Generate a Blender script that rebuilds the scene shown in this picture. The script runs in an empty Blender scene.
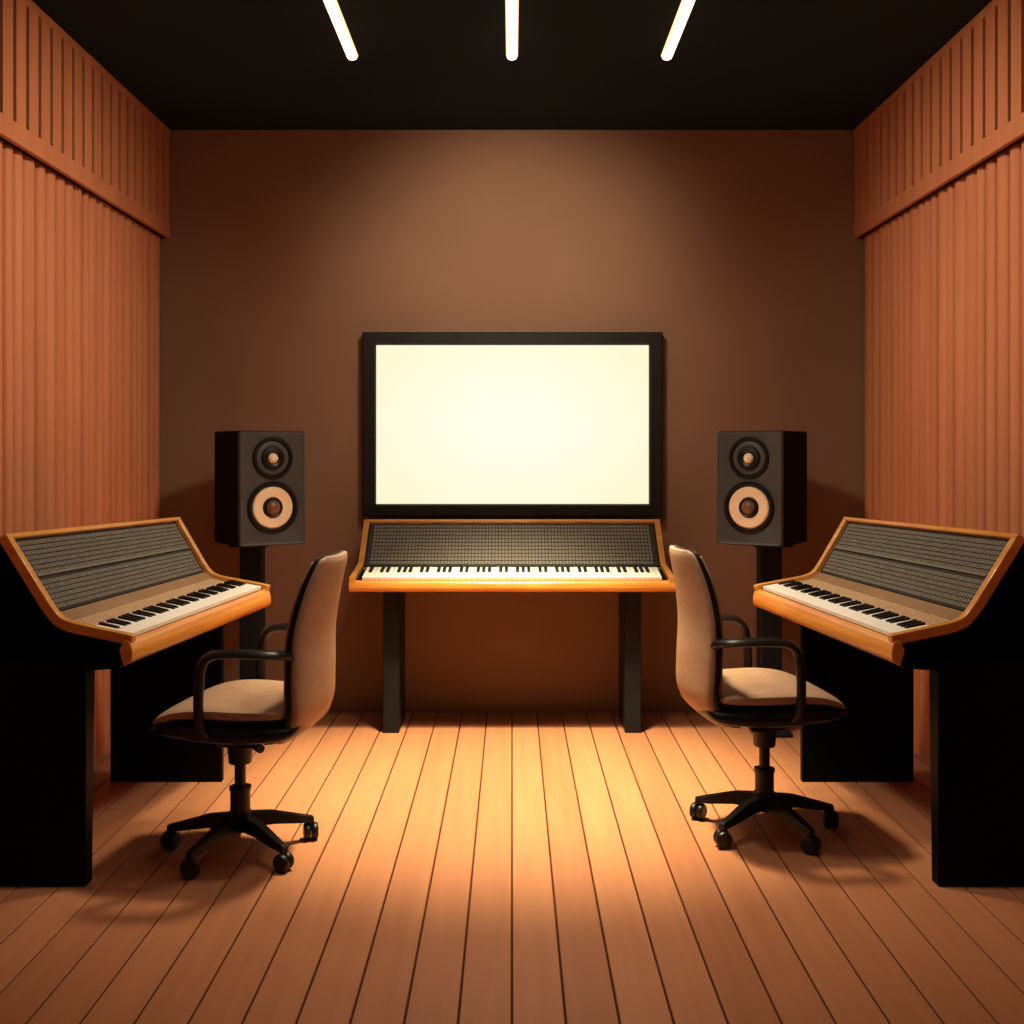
import bpy, math, bmesh, random
from mathutils import Vector, Matrix
S=bpy.context.scene
COL=S.collection
F=1100.0; H=1.22
random.seed(4)

# ---------------------------------------------------------------- materials
def srgb(h):
    h=h.lstrip('#'); o=[]
    for i in (0,2,4):
        c=int(h[i:i+2],16)/255
        o.append(c/12.92 if c<=.04045 else ((c+.055)/1.055)**2.4)
    return (*o,1)
def mat(name,c1,c2=None,scale=(8,8,8),rough=.6,spec=.3,bump=0,bscale=60,detail=4,metal=0,emit=None,es=0):
    m=bpy.data.materials.new(name); m.use_nodes=True
    nt=m.node_tree; b=nt.nodes['Principled BSDF']
    b.inputs['Roughness'].default_value=rough
    b.inputs['Specular IOR Level'].default_value=spec
    b.inputs['Metallic'].default_value=metal
    tc=nt.nodes.new('ShaderNodeTexCoord'); mp=nt.nodes.new('ShaderNodeMapping')
    mp.inputs['Scale'].default_value=scale
    nt.links.new(tc.outputs['Object'],mp.inputs[0])
    n=nt.nodes.new('ShaderNodeTexNoise'); n.inputs['Scale'].default_value=1; n.inputs['Detail'].default_value=detail
    nt.links.new(mp.outputs[0],n.inputs['Vector'])
    r=nt.nodes.new('ShaderNodeValToRGB')
    r.color_ramp.elements[0].color=srgb(c1); r.color_ramp.elements[1].color=srgb(c2 or c1)
    r.color_ramp.elements[0].position=.3; r.color_ramp.elements[1].position=.7
    nt.links.new(n.outputs['Fac'],r.inputs[0]); nt.links.new(r.outputs[0],b.inputs['Base Color'])
    if bump:
        n2=nt.nodes.new('ShaderNodeTexNoise'); n2.inputs['Scale'].default_value=bscale; n2.inputs['Detail'].default_value=3
        nt.links.new(tc.outputs['Object'],n2.inputs['Vector'])
        bp=nt.nodes.new('ShaderNodeBump'); bp.inputs['Strength'].default_value=bump; bp.inputs['Distance'].default_value=.002
        nt.links.new(n2.outputs['Fac'],bp.inputs['Height']); nt.links.new(bp.outputs[0],b.inputs['Normal'])
    if emit:
        b.inputs['Emission Color'].default_value=emit; b.inputs['Emission Strength'].default_value=es
    return m
M={}
M['wall']=mat('back_wall_paint','#8c6a53','#95735c',(1.5,1.5,1.5),.8,.15,.15,90)
M['slat']=mat('slat_wood','#c37852','#d28760',(14,14,.8),.6,.25)
M['groove']=mat('slat_groove','#261009','#2e150c',(9,9,1),.8,.1)
M['ceil']=mat('ceiling_paint','#1b2529','#20292d',(3,3,3),.85,.1)
M['black']=mat('black_laminate','#04080d','#060a10',(6,6,6),.5,.08)
M['legm']=mat('leg_laminate','#14191f','#1a1f25',(6,6,6),.5,.25)
M['wood']=mat('gold_wood','#cf863a','#e2a055',(6,6,40),.26,.7)
M['lip']=mat('lip_wood','#d48234','#e8a24a',(5,3,40),.24,.7)
M['panel']=mat('panel_grey','#2f2c29','#373330',(10,10,10),.6,.25)
M['pad']=mat('panel_pads','#6d675f','#7c746b',(60,60,60),.55,.3)
M['strip']=mat('strip_beige','#8a6b50','#97775a',(10,10,10),.6,.25)
M['spad']=mat('strip_pads','#d2b391','#e0bf9c',(60,60,60),.5,.3)
M['wkey']=mat('white_key','#fdfaf5','#fffdf8',(3,3,3),.3,.4)
M['bkey']=mat('black_key','#0a0a0b','#101012',(3,3,3),.3,.4)
M['fabric']=mat('chair_leather','#ab8b74','#b5957d',(40,40,40),.55,.3,.12,300)
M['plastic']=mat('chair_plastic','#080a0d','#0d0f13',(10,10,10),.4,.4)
M['cab']=mat('speaker_cabinet','#04080d','#070b11',(8,8,8),.6,.06)
M['baffle']=mat('speaker_baffle','#424346','#4b4c4f',(9,9,9),.4,.5)
M['cone']=mat('speaker_cone','#ffe0bc','#ffeccf',(20,20,20),.4,.5)
M['rubber']=mat('speaker_rubber','#08080a','#0e0e10',(20,20,20),.4,.4)
M['cap']=mat('speaker_cap','#6d4a36','#7c5844',(20,20,20),.4,.5)
M['bezel']=mat('screen_bezel','#191615','#201d1b',(5,5,5),.5,.3)
M['led']=mat('led_diffuser','#ffffff',emit=(1.0,.80,.58,1),es=9)
M['ledside']=mat('led_diffuser_side','#ffffff',emit=(1.0,.60,.34,1),es=1.5)
M['alu']=mat('led_housing','#1a1a1a','#202020',(5,5,5),.5,.4)
def glow_mat():
    m=bpy.data.materials.new('screen_glow'); m.use_nodes=True; nt=m.node_tree; N=nt.nodes; L=nt.links
    b=N['Principled BSDF']; b.inputs['Base Color'].default_value=(.01,.01,.01,1); b.inputs['Roughness'].default_value=.4
    tc=N.new('ShaderNodeTexCoord'); mp=N.new('ShaderNodeMapping'); mp.inputs['Scale'].default_value=(1.1,1,1.7)
    L.new(tc.outputs['Object'],mp.inputs[0])
    g=N.new('ShaderNodeTexGradient'); g.gradient_type='SPHERICAL'; L.new(mp.outputs[0],g.inputs[0])
    r=N.new('ShaderNodeValToRGB'); r.color_ramp.elements[0].color=(.98,.92,.60,1); r.color_ramp.elements[1].color=(1,.985,.82,1); r.color_ramp.elements[1].position=.8
    L.new(g.outputs['Fac'],r.inputs[0]); L.new(r.outputs[0],b.inputs['Emission Color']); b.inputs['Emission Strength'].default_value=1.0
    return m
M['glow']=glow_mat()
def floor_mat():
    m=bpy.data.materials.new('floor_planks'); m.use_nodes=True; nt=m.node_tree; N=nt.nodes; L=nt.links
    b=N['Principled BSDF']; b.inputs['Roughness'].default_value=.5; b.inputs['Specular IOR Level'].default_value=.25
    tc=N.new('ShaderNodeTexCoord'); sp=N.new('ShaderNodeSeparateXYZ'); L.new(tc.outputs['Object'],sp.inputs[0])
    dv=N.new('ShaderNodeMath'); dv.operation='DIVIDE'; dv.inputs[1].default_value=.115; L.new(sp.outputs[0],dv.inputs[0])
    fl=N.new('ShaderNodeMath'); fl.operation='FLOOR'; L.new(dv.outputs[0],fl.inputs[0])
    wn=N.new('ShaderNodeTexWhiteNoise'); wn.noise_dimensions='1D'; L.new(fl.outputs[0],wn.inputs['W'])
    mp=N.new('ShaderNodeMapping'); mp.inputs['Scale'].default_value=(34,1.5,1); L.new(tc.outputs['Object'],mp.inputs[0])
    n=N.new('ShaderNodeTexNoise'); n.inputs['Scale'].default_value=1; n.inputs['Detail'].default_value=5; L.new(mp.outputs[0],n.inputs['Vector'])
    mx=N.new('ShaderNodeMath'); mx.operation='MULTIPLY_ADD'; mx.inputs[1].default_value=.35; L.new(wn.outputs['Value'],mx.inputs[0])
    s2=N.new('ShaderNodeMath'); s2.operation='MULTIPLY'; s2.inputs[1].default_value=.65; L.new(n.outputs['Fac'],s2.inputs[0]); L.new(s2.outputs[0],mx.inputs[2])
    r=N.new('ShaderNodeValToRGB'); r.color_ramp.elements[0].color=srgb('#b07453'); r.color_ramp.elements[1].color=srgb('#c58763')
    r.color_ramp.elements[0].position=.25; r.color_ramp.elements[1].position=.75
    L.new(mx.outputs[0],r.inputs[0]); L.new(r.outputs[0],b.inputs['Base Color'])
    return m
M['floor']=floor_mat()
M['gap']=mat('floor_gap','#4a2818','#542e1e',(5,5,5),.8,.1)

# ---------------------------------------------------------------- mesh builder
class MB:
    def __init__(s): s.v=[]; s.f=[]; s.m=[]
    def add(s,vs,fs,mi=0):
        o=len(s.v); s.v+= [tuple(v) for v in vs]
        for f in fs: s.f.append([i+o for i in f]); s.m.append(mi)
    def box(s,x0,x1,y0,y1,z0,z1,mi=0):
        s.hexa([(x0,y0,z0),(x1,y0,z0),(x1,y1,z0),(x0,y1,z0),(x0,y0,z1),(x1,y0,z1),(x1,y1,z1),(x0,y1,z1)],mi)
    def hexa(s,p,mi=0):
        s.add(p,[(3,2,1,0),(4,5,6,7),(0,1,5,4),(1,2,6,5),(2,3,7,6),(3,0,4,7)],mi)
    def prism(s,A,B,mi=0,caps=True):
        n=len(A); fs=[(i,(i+1)%n,n+(i+1)%n,n+i) for i in range(n)]
        if caps: fs+= [tuple(range(n-1,-1,-1)),tuple(range(n,2*n))]
        s.add(list(A)+list(B),fs,mi)
    def loft(s,rings,mi=0,closed=True,caps=True,mfun=None):
        n=len(rings[0]); o=len(s.v)
        for r in rings: s.v+=[tuple(p) for p in r]
        for i in range(len(rings)-1):
            for j in range(n if closed else n-1):
                k=(j+1)%n
                s.f.append([o+i*n+j,o+i*n+k,o+(i+1)*n+k,o+(i+1)*n+j]); s.m.append(mfun(i,j) if mfun else mi)
        if caps and closed:
            s.f.append([o+j for j in range(n-1,-1,-1)]); s.m.append(mfun(0,0) if mfun else mi)
            e=o+(len(rings)-1)*n; s.f.append([e+j for j in range(n)]); s.m.append(mfun(0,0) if mfun else mi)
    def lathe(s,prof,mtx,seg=40,mi=0):
        s.loft([[mtx@Vector((r*math.cos(2*math.pi*j/seg),r*math.sin(2*math.pi*j/seg),h)) for j in range(seg)] for r,h in prof],mi)
    def cyl(s,a,b,ra,rb=None,seg=20,mi=0):
        a=Vector(a);b=Vector(b);rb=ra if rb is None else rb
        q=(b-a).to_track_quat('Z','Y').to_matrix().to_4x4(); mt=Matrix.Translation(a)@q
        s.lathe([(ra,0),(rb,(b-a).length)],mt,seg,mi)
    def obj(s,name,mats,parent=None,bevel=0,bseg=2,smooth=False,subd=0):
        me=bpy.data.meshes.new(name); me.from_pydata(s.v,[],s.f)
        if not isinstance(mats,(list,tuple)): mats=[mats]
        for k in mats: me.materials.append(M[k])
        for p,mi in zip(me.polygons,s.m): p.material_index=mi
        bm=bmesh.new(); bm.from_mesh(me); bmesh.ops.recalc_face_normals(bm,faces=bm.faces); bm.to_mesh(me); bm.free()
        ob=bpy.data.objects.new(name,me); COL.objects.link(ob)
        if parent: ob.parent=parent
        if bevel:
            md=ob.modifiers.new('bevel','BEVEL'); md.width=bevel; md.segments=bseg; md.limit_method='ANGLE'; md.angle_limit=math.radians(35)
        if smooth or bevel:
            for p in me.polygons: p.use_smooth=True
            try: me.set_sharp_from_angle(angle=math.radians(40))
            except Exception: pass
        return ob
def empty(name,loc=(0,0,0),rz=0):
    e=bpy.data.objects.new(name,None); e.empty_display_size=.2; e.location=loc; e.rotation_euler=(0,0,rz); COL.objects.link(e); return e

# ---------------------------------------------------------------- room
YB=5.12; YF=-1.2; XW=1.63; ZC=2.71; XS=1.592; ZS=2.207
b=MB(); nx=15
b.box(-XW-.1,XW+.1,YF-.1,YB+.1,-.1,-.006,1)
PW=.115
for i in range(-nx,nx):
    x0=max(i*PW+.0026,-XW-.05); x1=min((i+1)*PW-.0026,XW+.05)
    if x1-x0<.01: continue
    c=.0015
    A=[(x0,YF,-.007),(x1,YF,-.007),(x1,YF,-c),(x1-c,YF,0),(x0+c,YF,0),(x0,YF,-c)]
    b.prism(A,[(x,YB,z) for x,_,z in A],0)
b.obj('floor',['floor','gap'])
b=MB(); b.box(-XW-.1,XW+.1,YF-.1,YB+.1,ZC,ZC+.1); b.obj('ceiling','ceil')
b=MB(); b.box(-XW-.1,XW+.1,YB,YB+.1,-.008,ZC); b.obj('wall_back','wall')
b=MB(); b.box(-XW-.1,XW+.1,YF-.1,YF,-.008,ZC); b.obj('wall_front','wall')
def side_wall(name,sg):
    b=MB(); dp=.032
    b.box(*sorted((sg*(XW+dp),sg*(XW+.1))),YF,YB,-.008,ZC,1)
    y=YB
    while y>YF+.1:
        per=random.choice((.062,.072,.084,.098)); g=random.choice((.013,.017,.021)); y-=per
        y0=y+g/2; w=per-g; prof=[(0,dp),(0,.020),(.05,.013),(.14,.006),(.30,.0015),(.5,0),(.70,.0015),(.86,.006),(.95,.013),(1,.020),(1,dp)]
        A=[(sg*(XW+d),y0+t*w) for t,d in prof]
        b.prism([(px,py,-.008) for px,py in A],[(px,py,ZC) for px,py in A],0)
    b.obj(name,['slat','groove'],smooth=True)
side_wall('wall_left',-1); side_wall('wall_right',1)
def soffit(name,sg):
    b=MB(); per=.094; g=.024
    def bx(xa,xb,*r,mi=0): b.box(*sorted((sg*xa,sg*xb)),*r,mi)
    bx(XS+.016,XW,YF,YB,ZS,ZC,mi=1)
    bx(XS,XS+.017,YF,YB,ZS,ZS+.065)
    bx(XS,XS+.017,YF,YB,ZC-.03,ZC)
    y=YB-per
    while y>YF:
        bx(XS,XS+.017,y+g/2,y+per-g/2,ZS+.065,ZC-.03)
        y-=per
    b.obj(name,['slat','groove'])
soffit('trim_1',-1); soffit('trim_2',1)

# ---------------------------------------------------------------- ceiling light bars
for x in (-.598,0,.580):
    e=empty('ceiling_light_bar',(x,0,ZC))
    b=MB(); b.box(-.019,.019,2.2,4.13,-.012,0); b.obj('housing','alu',e)
    b=MB(); n=8; w=.022
    ring=[(w*math.cos(math.pi+math.pi*j/n), -.012+ .018*math.sin(math.pi+math.pi*j/n)) for j in range(n+1)]
    rs=[]
    for yy,k in ((2.19,.3),(2.20,1),(4.12,1),(4.131,.75),(4.136,.3)):
        rs.append([(px*k,yy,-.012+(pz+.012)*k) for px,pz in ring])
    b.loft(rs,mfun=lambda i,j:0 if (i==1 and 2<=j<=5) else 1); b.obj('diffuser',['led','ledside'],e,smooth=True)

# ---------------------------------------------------------------- screen
s=5.06/F
X0,X1=(362-512)*s,(663-512)*s; Z1,Z0=H+(450-332)*s,H+(450-517)*s
x0,x1=(376-512)*s,(649-512)*s; z1,z0=H+(450-345)*s,H+(450-504)*s
e=empty('wall_mounted_screen',((x0+x1)/2,YB,(z0+z1)/2))
def rel(b,o):
    b.v=[tuple(Vector(v)-Vector(o)) for v in b.v]
b=MB(); yf=5.06; yb=YB-.001
def rect(x0,x1,z0,z1,y): return [(x0,y,z0),(x1,y,z0),(x1,y,z1),(x0,y,z1)]
r=[rect(X0,X1,Z0,Z1,yb),rect(X0,X1,Z0,Z1,yf+.006),rect(X0+.006,X1-.006,Z0+.006,Z1-.006,yf),rect(x0-.006,x1+.006,z0-.006,z1+.006,yf),rect(x0,x1,z0,z1,yf+.012),rect(x0,x1,z0,z1,yf+.02)]
b.loft(r); rel(b,e.location); b.obj('bezel','bezel',e)
b=MB(); b.box(x0,x1,yf+.010,yf+.015,z0,z1); rel(b,e.location); b.obj('display_panel','glow',e)

# ---------------------------------------------------------------- keyboard consoles
def fillet(P,r,n=5):
    P=[Vector(p) for p in P]; out=[P[0]]
    for i in range(1,len(P)-1):
        a,c,d=P[i-1],P[i],P[i+1]
        ra=min(r,(a-c).length*.45); rb=min(r,(d-c).length*.45)
        p=c+(a-c).normalized()*ra; q=c+(d-c).normalized()*rb
        for k in range(n+1):
            t=k/n; out.append(p*(1-t)**2+c*2*t*(1-t)+q*t*t)
    out.append(P[-1]); return out
def console(name,A,Bp,backA,backB,legs,origin,rows,two_tone,nwhite=52,flip=False,legmat='black'):
    A=[Vector(p) for p in A]; Bp=[Vector(p) for p in Bp]; O=Vector(origin)
    e=empty(name,origin)
    def P(i,u): return A[i].lerp(Bp[i],u)
    def zone(i,j):
        def f(u,v,h):
            a=P(i,u); c=P(j,u); p=a.lerp(c,v)
            t=(c-a).normalized(); L=(Bp[i]-A[i]).normalized()
            n=t.cross(L)
            if n.z<0: n=-n
            return p+n.normalized()*h-O
        return f
    def cell(b,f,u0,u1,v0,v1,h0,h1,mi=0):
        b.hexa([f(u0,v0,h0),f(u1,v0,h0),f(u1,v1,h0),f(u0,v1,h0),f(u0,v0,h1),f(u1,v0,h1),f(u1,v1,h1),f(u0,v1,h1)],mi)
    b=MB()
    pa=[p-O for p in A[:5]+[A[7]]]+[Vector(backA[1])-O,Vector(backA[0])-O]
    pb=[p-O for p in Bp[:5]+[Bp[7]]]+[Vector(backB[1])-O,Vector(backB[0])-O]
    b.prism(pa,pb); b.obj('body','black',e)
    b=MB(); Ld=(Bp[0]-A[0]).normalized(); w=.024
    for prof,sgn in ((A,1),(Bp,-1)):
        q=fillet([prof[0],prof[1],prof[2],prof[4],prof[5]],.05)
        rings=[]
        for k,p in enumerate(q):
            t=(q[min(k+1,len(q)-1)]-q[max(k-1,0)]).normalized()
            n=t.cross(Ld)
            if n.z<0: n=-n
            n.normalize()
            o=p-O-Ld*sgn*.004
            rings.append([o+n*.018,o+n*.018+Ld*sgn*w,o-n*.012+Ld*sgn*w,o-n*.012])
        b.loft(rings)
    b.obj('cheek_trim','wood',e,bevel=.003)
    b=MB(); f=zone(0,1)
    cell(b,f,-.004,1.004,-.03,.035,-.012,.019)
    b.obj('top_rail','wood',e,bevel=.004)
    b=MB()
    def nose(pr):
        q=fillet([pr[4]*.999+pr[3]*.001,pr[5],pr[6],pr[7]],.03)
        return [x-O for x in q]+[ (pr[3]*.15+pr[4]*.85)-Vector((0,0,.03))-O]
    na,nb=nose(A),nose(Bp); ex=Ld*.006
    b.prism([p-ex for p in na],[p+ex for p in nb]); b.obj('front_lip','lip',e,smooth=True,bevel=.003)
    b=MB(); f=zone(0,1); um=.028
    cell(b,f,um*.7,1-um*.7,.03,.985,-.004,.003,0)
    nr,nc=rows
    for r_ in range(nr):
        if two_tone and r_==nr//2: continue
        v0=.07+(.90)*r_/nr; v1=.07+.90*(r_+.8)/nr
        for c in range(nc):
            u0=um+.006+(1-2*um-.012)*c/nc; u1=um+.006+(1-2*um-.012)*(c+.78)/nc
            cell(b,f,u0,u1,v0,v1,.003,.006,1)
    if two_tone: cell(b,f,um+.01,1-um-.01,.505,.535,.003,.009,1)
    b.obj('control_panel',['panel','pad'],e)
    b=MB(); f=zone(2,3)
    cell(b,f,um*.7,1-um*.7,-.1,1.0,-.004,.004,0)
    if two_tone:
        f2=zone(1,2); cell(b,f2,um*.7,1-um*.7,.05,1.1,-.004,.005,0)
        for r_ in range(6):
            for c in range(nc):
                u0=um+.006+(1-2*um-.012)*c/nc; u1=um+.006+(1-2*um-.012)*(c+.72)/nc
                cell(b,f,u0,u1,-.02+.155*r_,-.02+.155*(r_+.72),.004,.007,1)
    b.obj('button_strip',['strip','spad'],e)
    b=MB(); k=MB(); f=zone(3,4); a0=um+.006; a1=1-um-.006
    cell(k,f,a0-.004,a1+.004,.0,.98,-.004,.001)
    wd=(a1-a0)/nwhite
    for i in range(nwhite):
        cell(b,f,a0+wd*(i+.04),a0+wd*(i+.96),.04,.99,.001,.013)
        o=i if not flip else nwhite-2-i
        if i<nwhite-1 and (o%7) in (0,2,3,5,6):
            c=a0+wd*(i+1)
            k.hexa([f(c-wd*.34,.04,.01),f(c+wd*.34,.04,.01),f(c+wd*.34,.56,.01),f(c-wd*.34,.56,.01),
                    f(c-wd*.28,.05,.020),f(c+wd*.28,.05,.020),f(c+wd*.28,.52,.018),f(c-wd*.28,.52,.018)])
    b.obj('white_keys','wkey',e); k.obj('black_keys','bkey',e)
    for i,(pa,pb) in enumerate(legs):
        b=MB()
        b.prism([Vector(p)-O for p in pa],[Vector(p)-O for p in pb]); b.obj('leg_panel_%d'%(i+1),legmat,e,bevel=.003)
    return e
def pc(x):
    return [(x*.975,4.99,.890),(x*.985,4.84,.706),(x*.99,4.832,.700),(x*.995,4.815,.697),(x,4.66,.668),(x,4.63,.668),(x,4.622,.628),(x,4.66,.618)]
W=.682
legs=[]
for sg in (-1,1):
    xa,xb=sorted((sg*.487,sg*.556))
    legs.append(([(xa,4.74,0),(xb,4.74,0),(xb,4.74,.64),(xa,4.74,.64)],[(xa,5.02,0),(xb,5.02,0),(xb,5.02,.64),(xa,5.02,.64)]))
console('keyboard_console',pc(-W),pc(W),((-W*.975,5.04,.89),(-W*.975,5.04,.63)),((W*.975,5.04,.89),(W*.975,5.04,.63)),legs,(0,4.85,0),(11,84),False,legmat='legm')
def side(sg):
    yn,yf=3.07,4.07
    near=[(-1.421,.972),(-1.290,.760),(-1.255,.727),(-1.188,.712),(-1.078,.690),(-1.060,.685),(-1.054,.632),(-1.082,.617)]
    far=[(-1.242,.960),(-1.132,.768),(-1.097,.742),(-1.030,.728),(-.915,.708),(-.898,.703),(-.890,.650),(-.917,.636)]
    X=lambda x:-sg*x
    A=[(X(x),yn,z) for x,z in near]; B=[(X(x),yf,z) for x,z in far]
    np_=[near[0],near[1],near[2],near[4],(-1.075,.64),(-1.10,.612),(-1.19,.606),(-1.19,0),(-1.50,0),(-1.50,.80),(-1.46,.965)]
    dz=lambda z: z-(.003 if z>.1 else 0)
    l1=([(X(x),yn,dz(z)) for x,z in np_],[(X(x+.008 if z>.6 and x>-1.4 else x),yn+.05,dz(z)) for x,z in np_])
    q=[(-1.476,0),(-1.066,0),(-1.066,.66),(-1.476,.66)]
    l2=([(X(x),yf-.03,z) for x,z in q],[(X(x),yf,z) for x,z in q])
    console('keyboard_console',A,B,((X(-1.46),yn,.965),(X(-1.46),yn,.64)),((X(-1.28),yf,.952),(X(-1.28),yf,.66)),[l1,l2],(X(-1.25),3.57,0),(14,70),True,nwhite=44,flip=(sg>0))
side(-1); side(1)

# ---------------------------------------------------------------- speakers
def speaker(x,y,rz):
    w,dp,h=.292,.31,.480; zb=.820
    e=empty('studio_monitor_speaker',(x,y,zb),rz)
    b=MB(); b.box(-w/2,w/2,-dp/2+.006,dp/2,0,h); b.obj('cabinet','cab',e,bevel=.008,bseg=3)
    b=MB(); yb_=-dp/2
    def rr(w_,h_,r,yy,n=4):
        o=[]
        for cx,cz,a in ((w_/2-r,h_/2-r,0),(-w_/2+r,h_/2-r,90),(-w_/2+r,-h_/2+r,180),(w_/2-r,-h_/2+r,270)):
            for k in range(n+1):
                t=math.radians(a+90*k/n); o.append((cx+r*math.cos(t),yy,h/2+cz+r*math.sin(t)))
        return o
    b.loft([rr(w-.004,h-.004,.014,yb_+.012),rr(w-.004,h-.004,.014,yb_-.004),rr(w-.014,h-.014,.012,yb_-.010),rr(w-.032,h-.032,.010,yb_-.006)])
    b.obj('baffle','baffle',e,smooth=True)
    yq=yb_-.006
    R=Matrix.Rotation(math.radians(90),4,'X')
    for nm,cz,ro in (('woofer',.160,.110),('tweeter',.366,.088)):
        T=Matrix.Translation((0,yq,cz))@R
        b=MB(); b.lathe([(ro,-.002),(ro,.004),(ro*.95,.009),(ro*.86,.009),(ro*.80,.003),(ro*.78,-.002)],T,48)
        b.obj(nm+'_ring','rubber',e,smooth=True)
        if nm=='woofer':
            b=MB(); b.lathe([(ro*.79,.001),(ro*.74,.006),(ro*.68,.005),(ro*.40,.002),(ro*.36,.002)],T,48); b.obj('woofer_cone','cone',e,smooth=True)
            b=MB(); b.lathe([(ro*.40,.002),(ro*.38,.007),(ro*.34,.011),(ro*.28,.008)],T,40); b.obj('woofer_collar','rubber',e,smooth=True)
            b=MB(); b.lathe([(ro*.28,.006),(ro*.24,.015),(ro*.15,.022),(ro*.05,.025)],T,40); b.obj('woofer_cap','cap',e,smooth=True)
        else:
            b=MB(); b.lathe([(ro*.79,.001),(ro*.70,.003),(ro*.45,.001),(ro*.34,.003)],T,48); b.obj('tweeter_waveguide','baffle',e,smooth=True)
            b=MB(); b.lathe([(ro*.58,.003),(ro*.54,.010),(ro*.40,.012),(ro*.3,.006)],T,40); b.obj('tweeter_collar','rubber',e,smooth=True)
            b=MB(); b.lathe([(ro*.24,.006),(ro*.20,.013),(ro*.11,.019),(ro*.04,.021)],T,40); b.obj('tweeter_dome','cone',e,smooth=True)
    sx=x+(.038 if x>0 else -.038)
    st=empty('speaker_stand',(sx,y+.04,0),0)
    b=MB(); b.box(-.046,.046,-.045,.045,.014,zb-.012); b.obj('post','legm',st,bevel=.004)
    b=MB(); b.box(-.08,.08,-.09,.09,zb-.014,zb-.001); b.obj('top_plate','legm',st,bevel=.003)
    b=MB(); b.box(-.08,.08,-.10,.10,0,.016); b.obj('base_plate','legm',st,bevel=.004)
speaker(-1.085,4.72,math.radians(33)); speaker(1.075,4.72,math.radians(-33))

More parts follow.
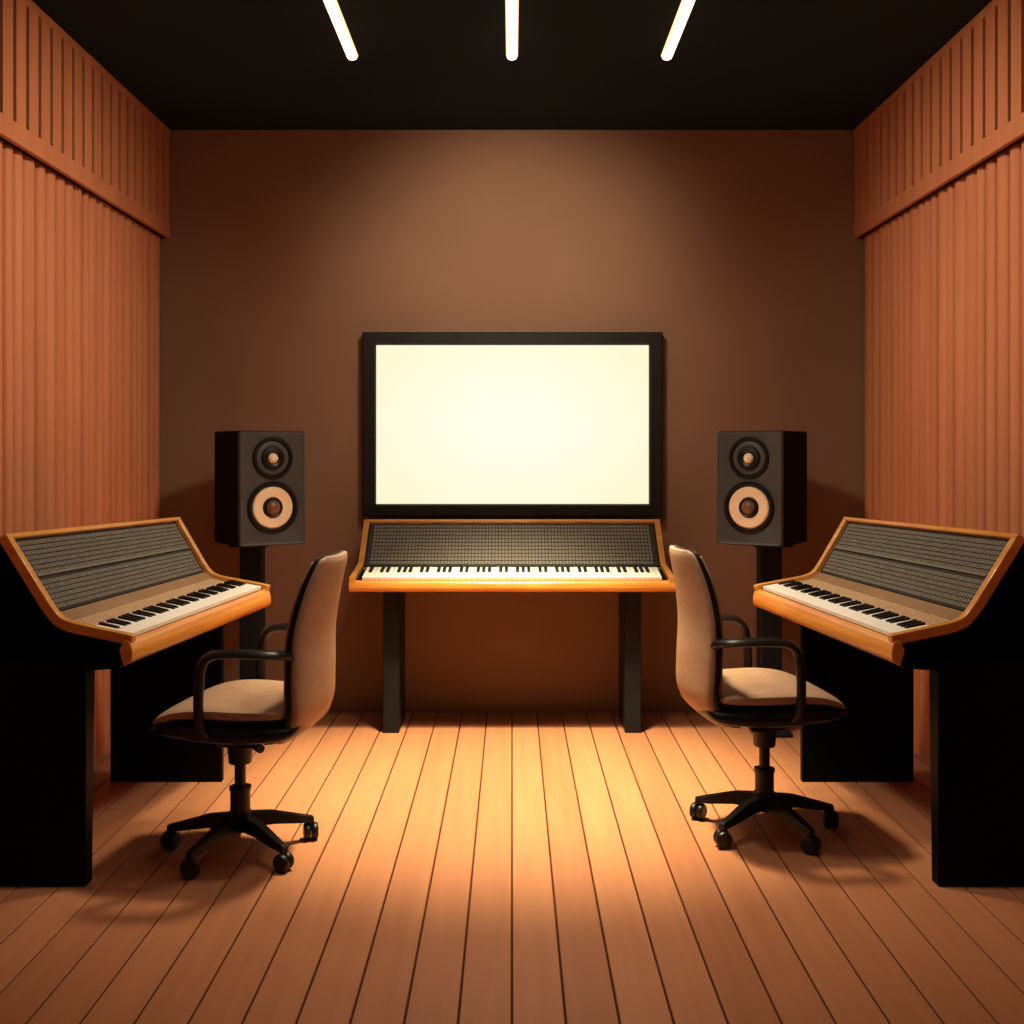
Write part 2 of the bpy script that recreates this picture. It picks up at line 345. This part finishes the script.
# ---------------------------------------------------------------- office chairs
def catm(P,n=6):
    P=[Vector(p) for p in P]; Q=[P[0]*2-P[1]]+P+[P[-1]*2-P[-2]]; o=[]
    for i in range(1,len(Q)-2):
        for k in range(n):
            t=k/n; a,b_,c,d=Q[i-1:i+3]
            o.append(.5*((2*b_)+(-a+c)*t+(2*a-5*b_+4*c-d)*t*t+(-a+3*b_-3*c+d)*t**3))
    o.append(P[-1]); return o
def chair(x,y,rz,baserot,lean=0):
    e=empty('office_chair',(x,y,0),rz)  # faces local +X
    N=32
    def slab(path,n=5,ex=3.2):
        C=catm([(p[0],p[1],0) for p in path],n); Wd=catm([(p[2],p[3],p[4]) for p in path],n)
        rings=[]
        for i,c in enumerate(C):
            t=(C[min(i+1,len(C)-1)]-C[max(i-1,0)]).normalized(); nn=Vector((-t.y,t.x))
            w,th,cv=Wd[i]; ring=[]
            for j in range(N):
                a=2*math.pi*j/N; ca,sa=math.cos(a),math.sin(a)
                yy=w*math.copysign(abs(ca)**(2/ex),ca); oo=th*math.copysign(abs(sa)**(2/ex),sa)+cv*(yy/max(w,.001))**2
                ring.append((c.x+nn.x*oo,yy,c.y+nn.y*oo))
            rings.append(ring)
        return rings
    b=MB(); b.loft(slab([(-.205,.458,.165,.008,0),(-.18,.462,.195,.020,0),(-.08,.460,.212,.026,.004),(.03,.461,.218,.026,.005),(.11,.456,.212,.023,.003),(.17,.440,.192,.017,0),(.202,.422,.165,.006,0)]))
    b.obj('seat_cushion','fabric',e,smooth=True)
    b=MB(); b.loft(slab([(-.235,.440,.15,.012,0),(-.20,.410,.190,.030,0),(-.06,.404,.217,.036,0),(.05,.408,.222,.033,0),(.12,.410,.214,.028,0),(.175,.407,.19,.018,0),(.206,.405,.165,.007,0)]))
    b.obj('seat_shell','plastic',e,smooth=True)
    path=[(-.140,.372,.130,.008,0),(-.188,.385,.160,.018,-.004),(-.240,.445,.174,.022,-.015),(-.254,.55,.177,.023,-.028),(-.260,.68,.168,.022,-.032),(-.282,.80,.147,.020,-.028),(-.304,.885,.122,.016,-.018),(-.310,.905,.100,.008,-.010)]
    path=[(p[0]+lean*max(0,min(1,(p[1]-.45)/.4)),*p[1:]) for p in path]
    b=MB(); b.loft(slab(path)); b.obj('backrest_cushion','fabric',e,smooth=True)
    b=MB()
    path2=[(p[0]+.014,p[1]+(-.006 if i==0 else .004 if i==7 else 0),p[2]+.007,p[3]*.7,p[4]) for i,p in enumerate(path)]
    b.loft(slab(path2)); b.obj('backrest_shade_rim','plastic',e,smooth=True)  # black edge band stands in for the backrest's shaded side
    b=MB()
    path3=[(p[0]+.026,p[1],p[2]-.014,p[3]*.7,p[4]) for i,p in enumerate(path[2:-1])]
    b.loft(slab(path3)); b.obj('backrest_front_pad','fabric',e,smooth=True)
    for sg in (-1,1):
        b=MB()
        pts=catm([(-.216,.628,sg*.158),(-.203,.636,sg*.192),(-.16,.644,sg*.228),(-.08,.646,sg*.240),(-.015,.640,sg*.242),(.016,.612,sg*.242),(.026,.55,sg*.240),(.028,.48,sg*.238),(.024,.425,sg*.226),(.010,.398,sg*.195)],5)
        rings=[]
        for i,p in enumerate(pts):
            t=(pts[min(i+1,len(pts)-1)]-pts[max(i-1,0)]); t=Vector((t.x,t.z,t.y)).normalized()
            lat=Vector((0,1,0)); nn=t.cross(lat).normalized(); lat=nn.cross(t)
            c=Vector((p.x,p.z,p.y))
            wide=.024 if 6<i<22 else .018; th=.0135
            rings.append([c+lat*wide*math.cos(2*math.pi*j/12)+nn*th*math.sin(2*math.pi*j/12) for j in range(12)])
        b.loft(rings); b.obj('armrest','plastic',e,smooth=True)
    b=MB(); b.prism([(-.10,-.07,.375),(.09,-.07,.375),(.09,.07,.375),(-.10,.07,.375)],[(-.055,-.04,.325),(.05,-.04,.325),(.05,.04,.325),(-.055,.04,.325)])
    b.box(-.13,-.06,-.02,.02,.345,.375)
    b.cyl((0,0,.27),(0,0,.33),.034,.040)
    b.obj('tilt_mechanism','plastic',e,bevel=.004)
    b=MB(); b.cyl((-.02,.0,.345),(-.075,.06,.338),.007); b.cyl((-.07,.055,.339),(-.095,.08,.337),.013); b.obj('height_lever','plastic',e,smooth=True)
    b=MB(); b.cyl((0,0,.19),(0,0,.30),.017); b.cyl((0,0,.10),(0,0,.195),.030); b.cyl((0,0,.19),(0,0,.2),.033); b.obj('gas_column','plastic',e,smooth=True)
    b=MB(); b.cyl((0,0,.07),(0,0,.125),.042,.034,24)
    cast=MB()
    for k in range(5):
        a=math.radians(90+72*k+baserot)-rz; d=Vector((math.cos(a),math.sin(a),0)); n=Vector((-d.y,d.x,0)); z=Vector((0,0,1))
        def sec(r,zc,w,h):
            c=d*r+z*zc; return [c-n*w-z*h,c+n*w-z*h,c+n*w*.7+z*h,c-n*w*.7+z*h]
        b.loft([sec(.02,.098,.026,.021),sec(.10,.092,.022,.018),sec(.18,.074,.017,.013),sec(.23,.064,.013,.009)])
        p=d*.222
        b.cyl(p+z*.03,p+z*.066,.008,seg=12)
        wd=Matrix.Rotation(.5+k,3,'Z')@n
        for s_ in (-1,1):
            q=p+z*.0265+wd*.012*s_
            mt=Matrix.Translation(q)@wd.to_track_quat('Z','Y').to_matrix().to_4x4()
            cast.lathe([(.012,-.010),(.022,-.010),(.026,-.005),(.026,.005),(.022,.010),(.012,.010)],mt,20)
    b.obj('star_base','plastic',e,bevel=.002); cast.obj('casters','plastic',e,smooth=True)
    return e
chair(-.825,3.34,math.radians(172),11); chair(.810,3.53,math.radians(7),-11,.02)

# ---------------------------------------------------------------- lights
def light(kind,name,loc,tgt,energy,color,size=.1,angle=90,blend=1):
    l=bpy.data.lights.new(name,kind); l.energy=energy; l.color=color
    if kind=='SPOT': l.spot_size=math.radians(angle); l.spot_blend=blend; l.shadow_soft_size=size
    else: l.shadow_soft_size=size
    o=bpy.data.objects.new(name,l); COL.objects.link(o); o.location=loc
    o.rotation_euler=(Vector(tgt)-Vector(loc)).to_track_quat('-Z','Y').to_euler(); return o
light('SPOT','ceiling_downlight',(0,3.95,2.66),(0,4.08,0),900,(1,.83,.46),.07,56,1)
light('SPOT','ceiling_downlight',(0,3.8,2.66),(0,3.65,0),190,(1,.78,.50),.12,84,1)
light('SPOT','back_wall_fill_spot',(0,3.7,2.6),(0,5.12,1.9),85,(1,.84,.64),.15,82,1)  # added spot without a fixture, brightens the back wall
for sg in (-1,1):
    light('SPOT','side_wall_fill_spot',(-sg*.3,3.2,2.62),(sg*1.55,3.7,1.3),120,(1,.84,.60),.12,88,1)  # added fill spots, one per side wall, no real fitting there
light('POINT','room_fill_light',(0,1.6,2.45),(0,1,0),7,(1,.84,.66),.15)  # added fill near the camera for front surfaces, no actual lamp

w=bpy.data.worlds.new('world'); S.world=w; w.use_nodes=True
w.node_tree.nodes['Background'].inputs[0].default_value=(.05,.03,.02,1)
S.view_settings.view_transform='Standard'
cam=bpy.data.cameras.new('camera'); co=bpy.data.objects.new('camera',cam); COL.objects.link(co)
co.location=(0,0,H); co.rotation_euler=(math.radians(90),0,0)
cam.sensor_width=36; cam.lens=36*F/1024; cam.shift_y=-(512-450)/1024; cam.clip_start=.05
S.camera=co
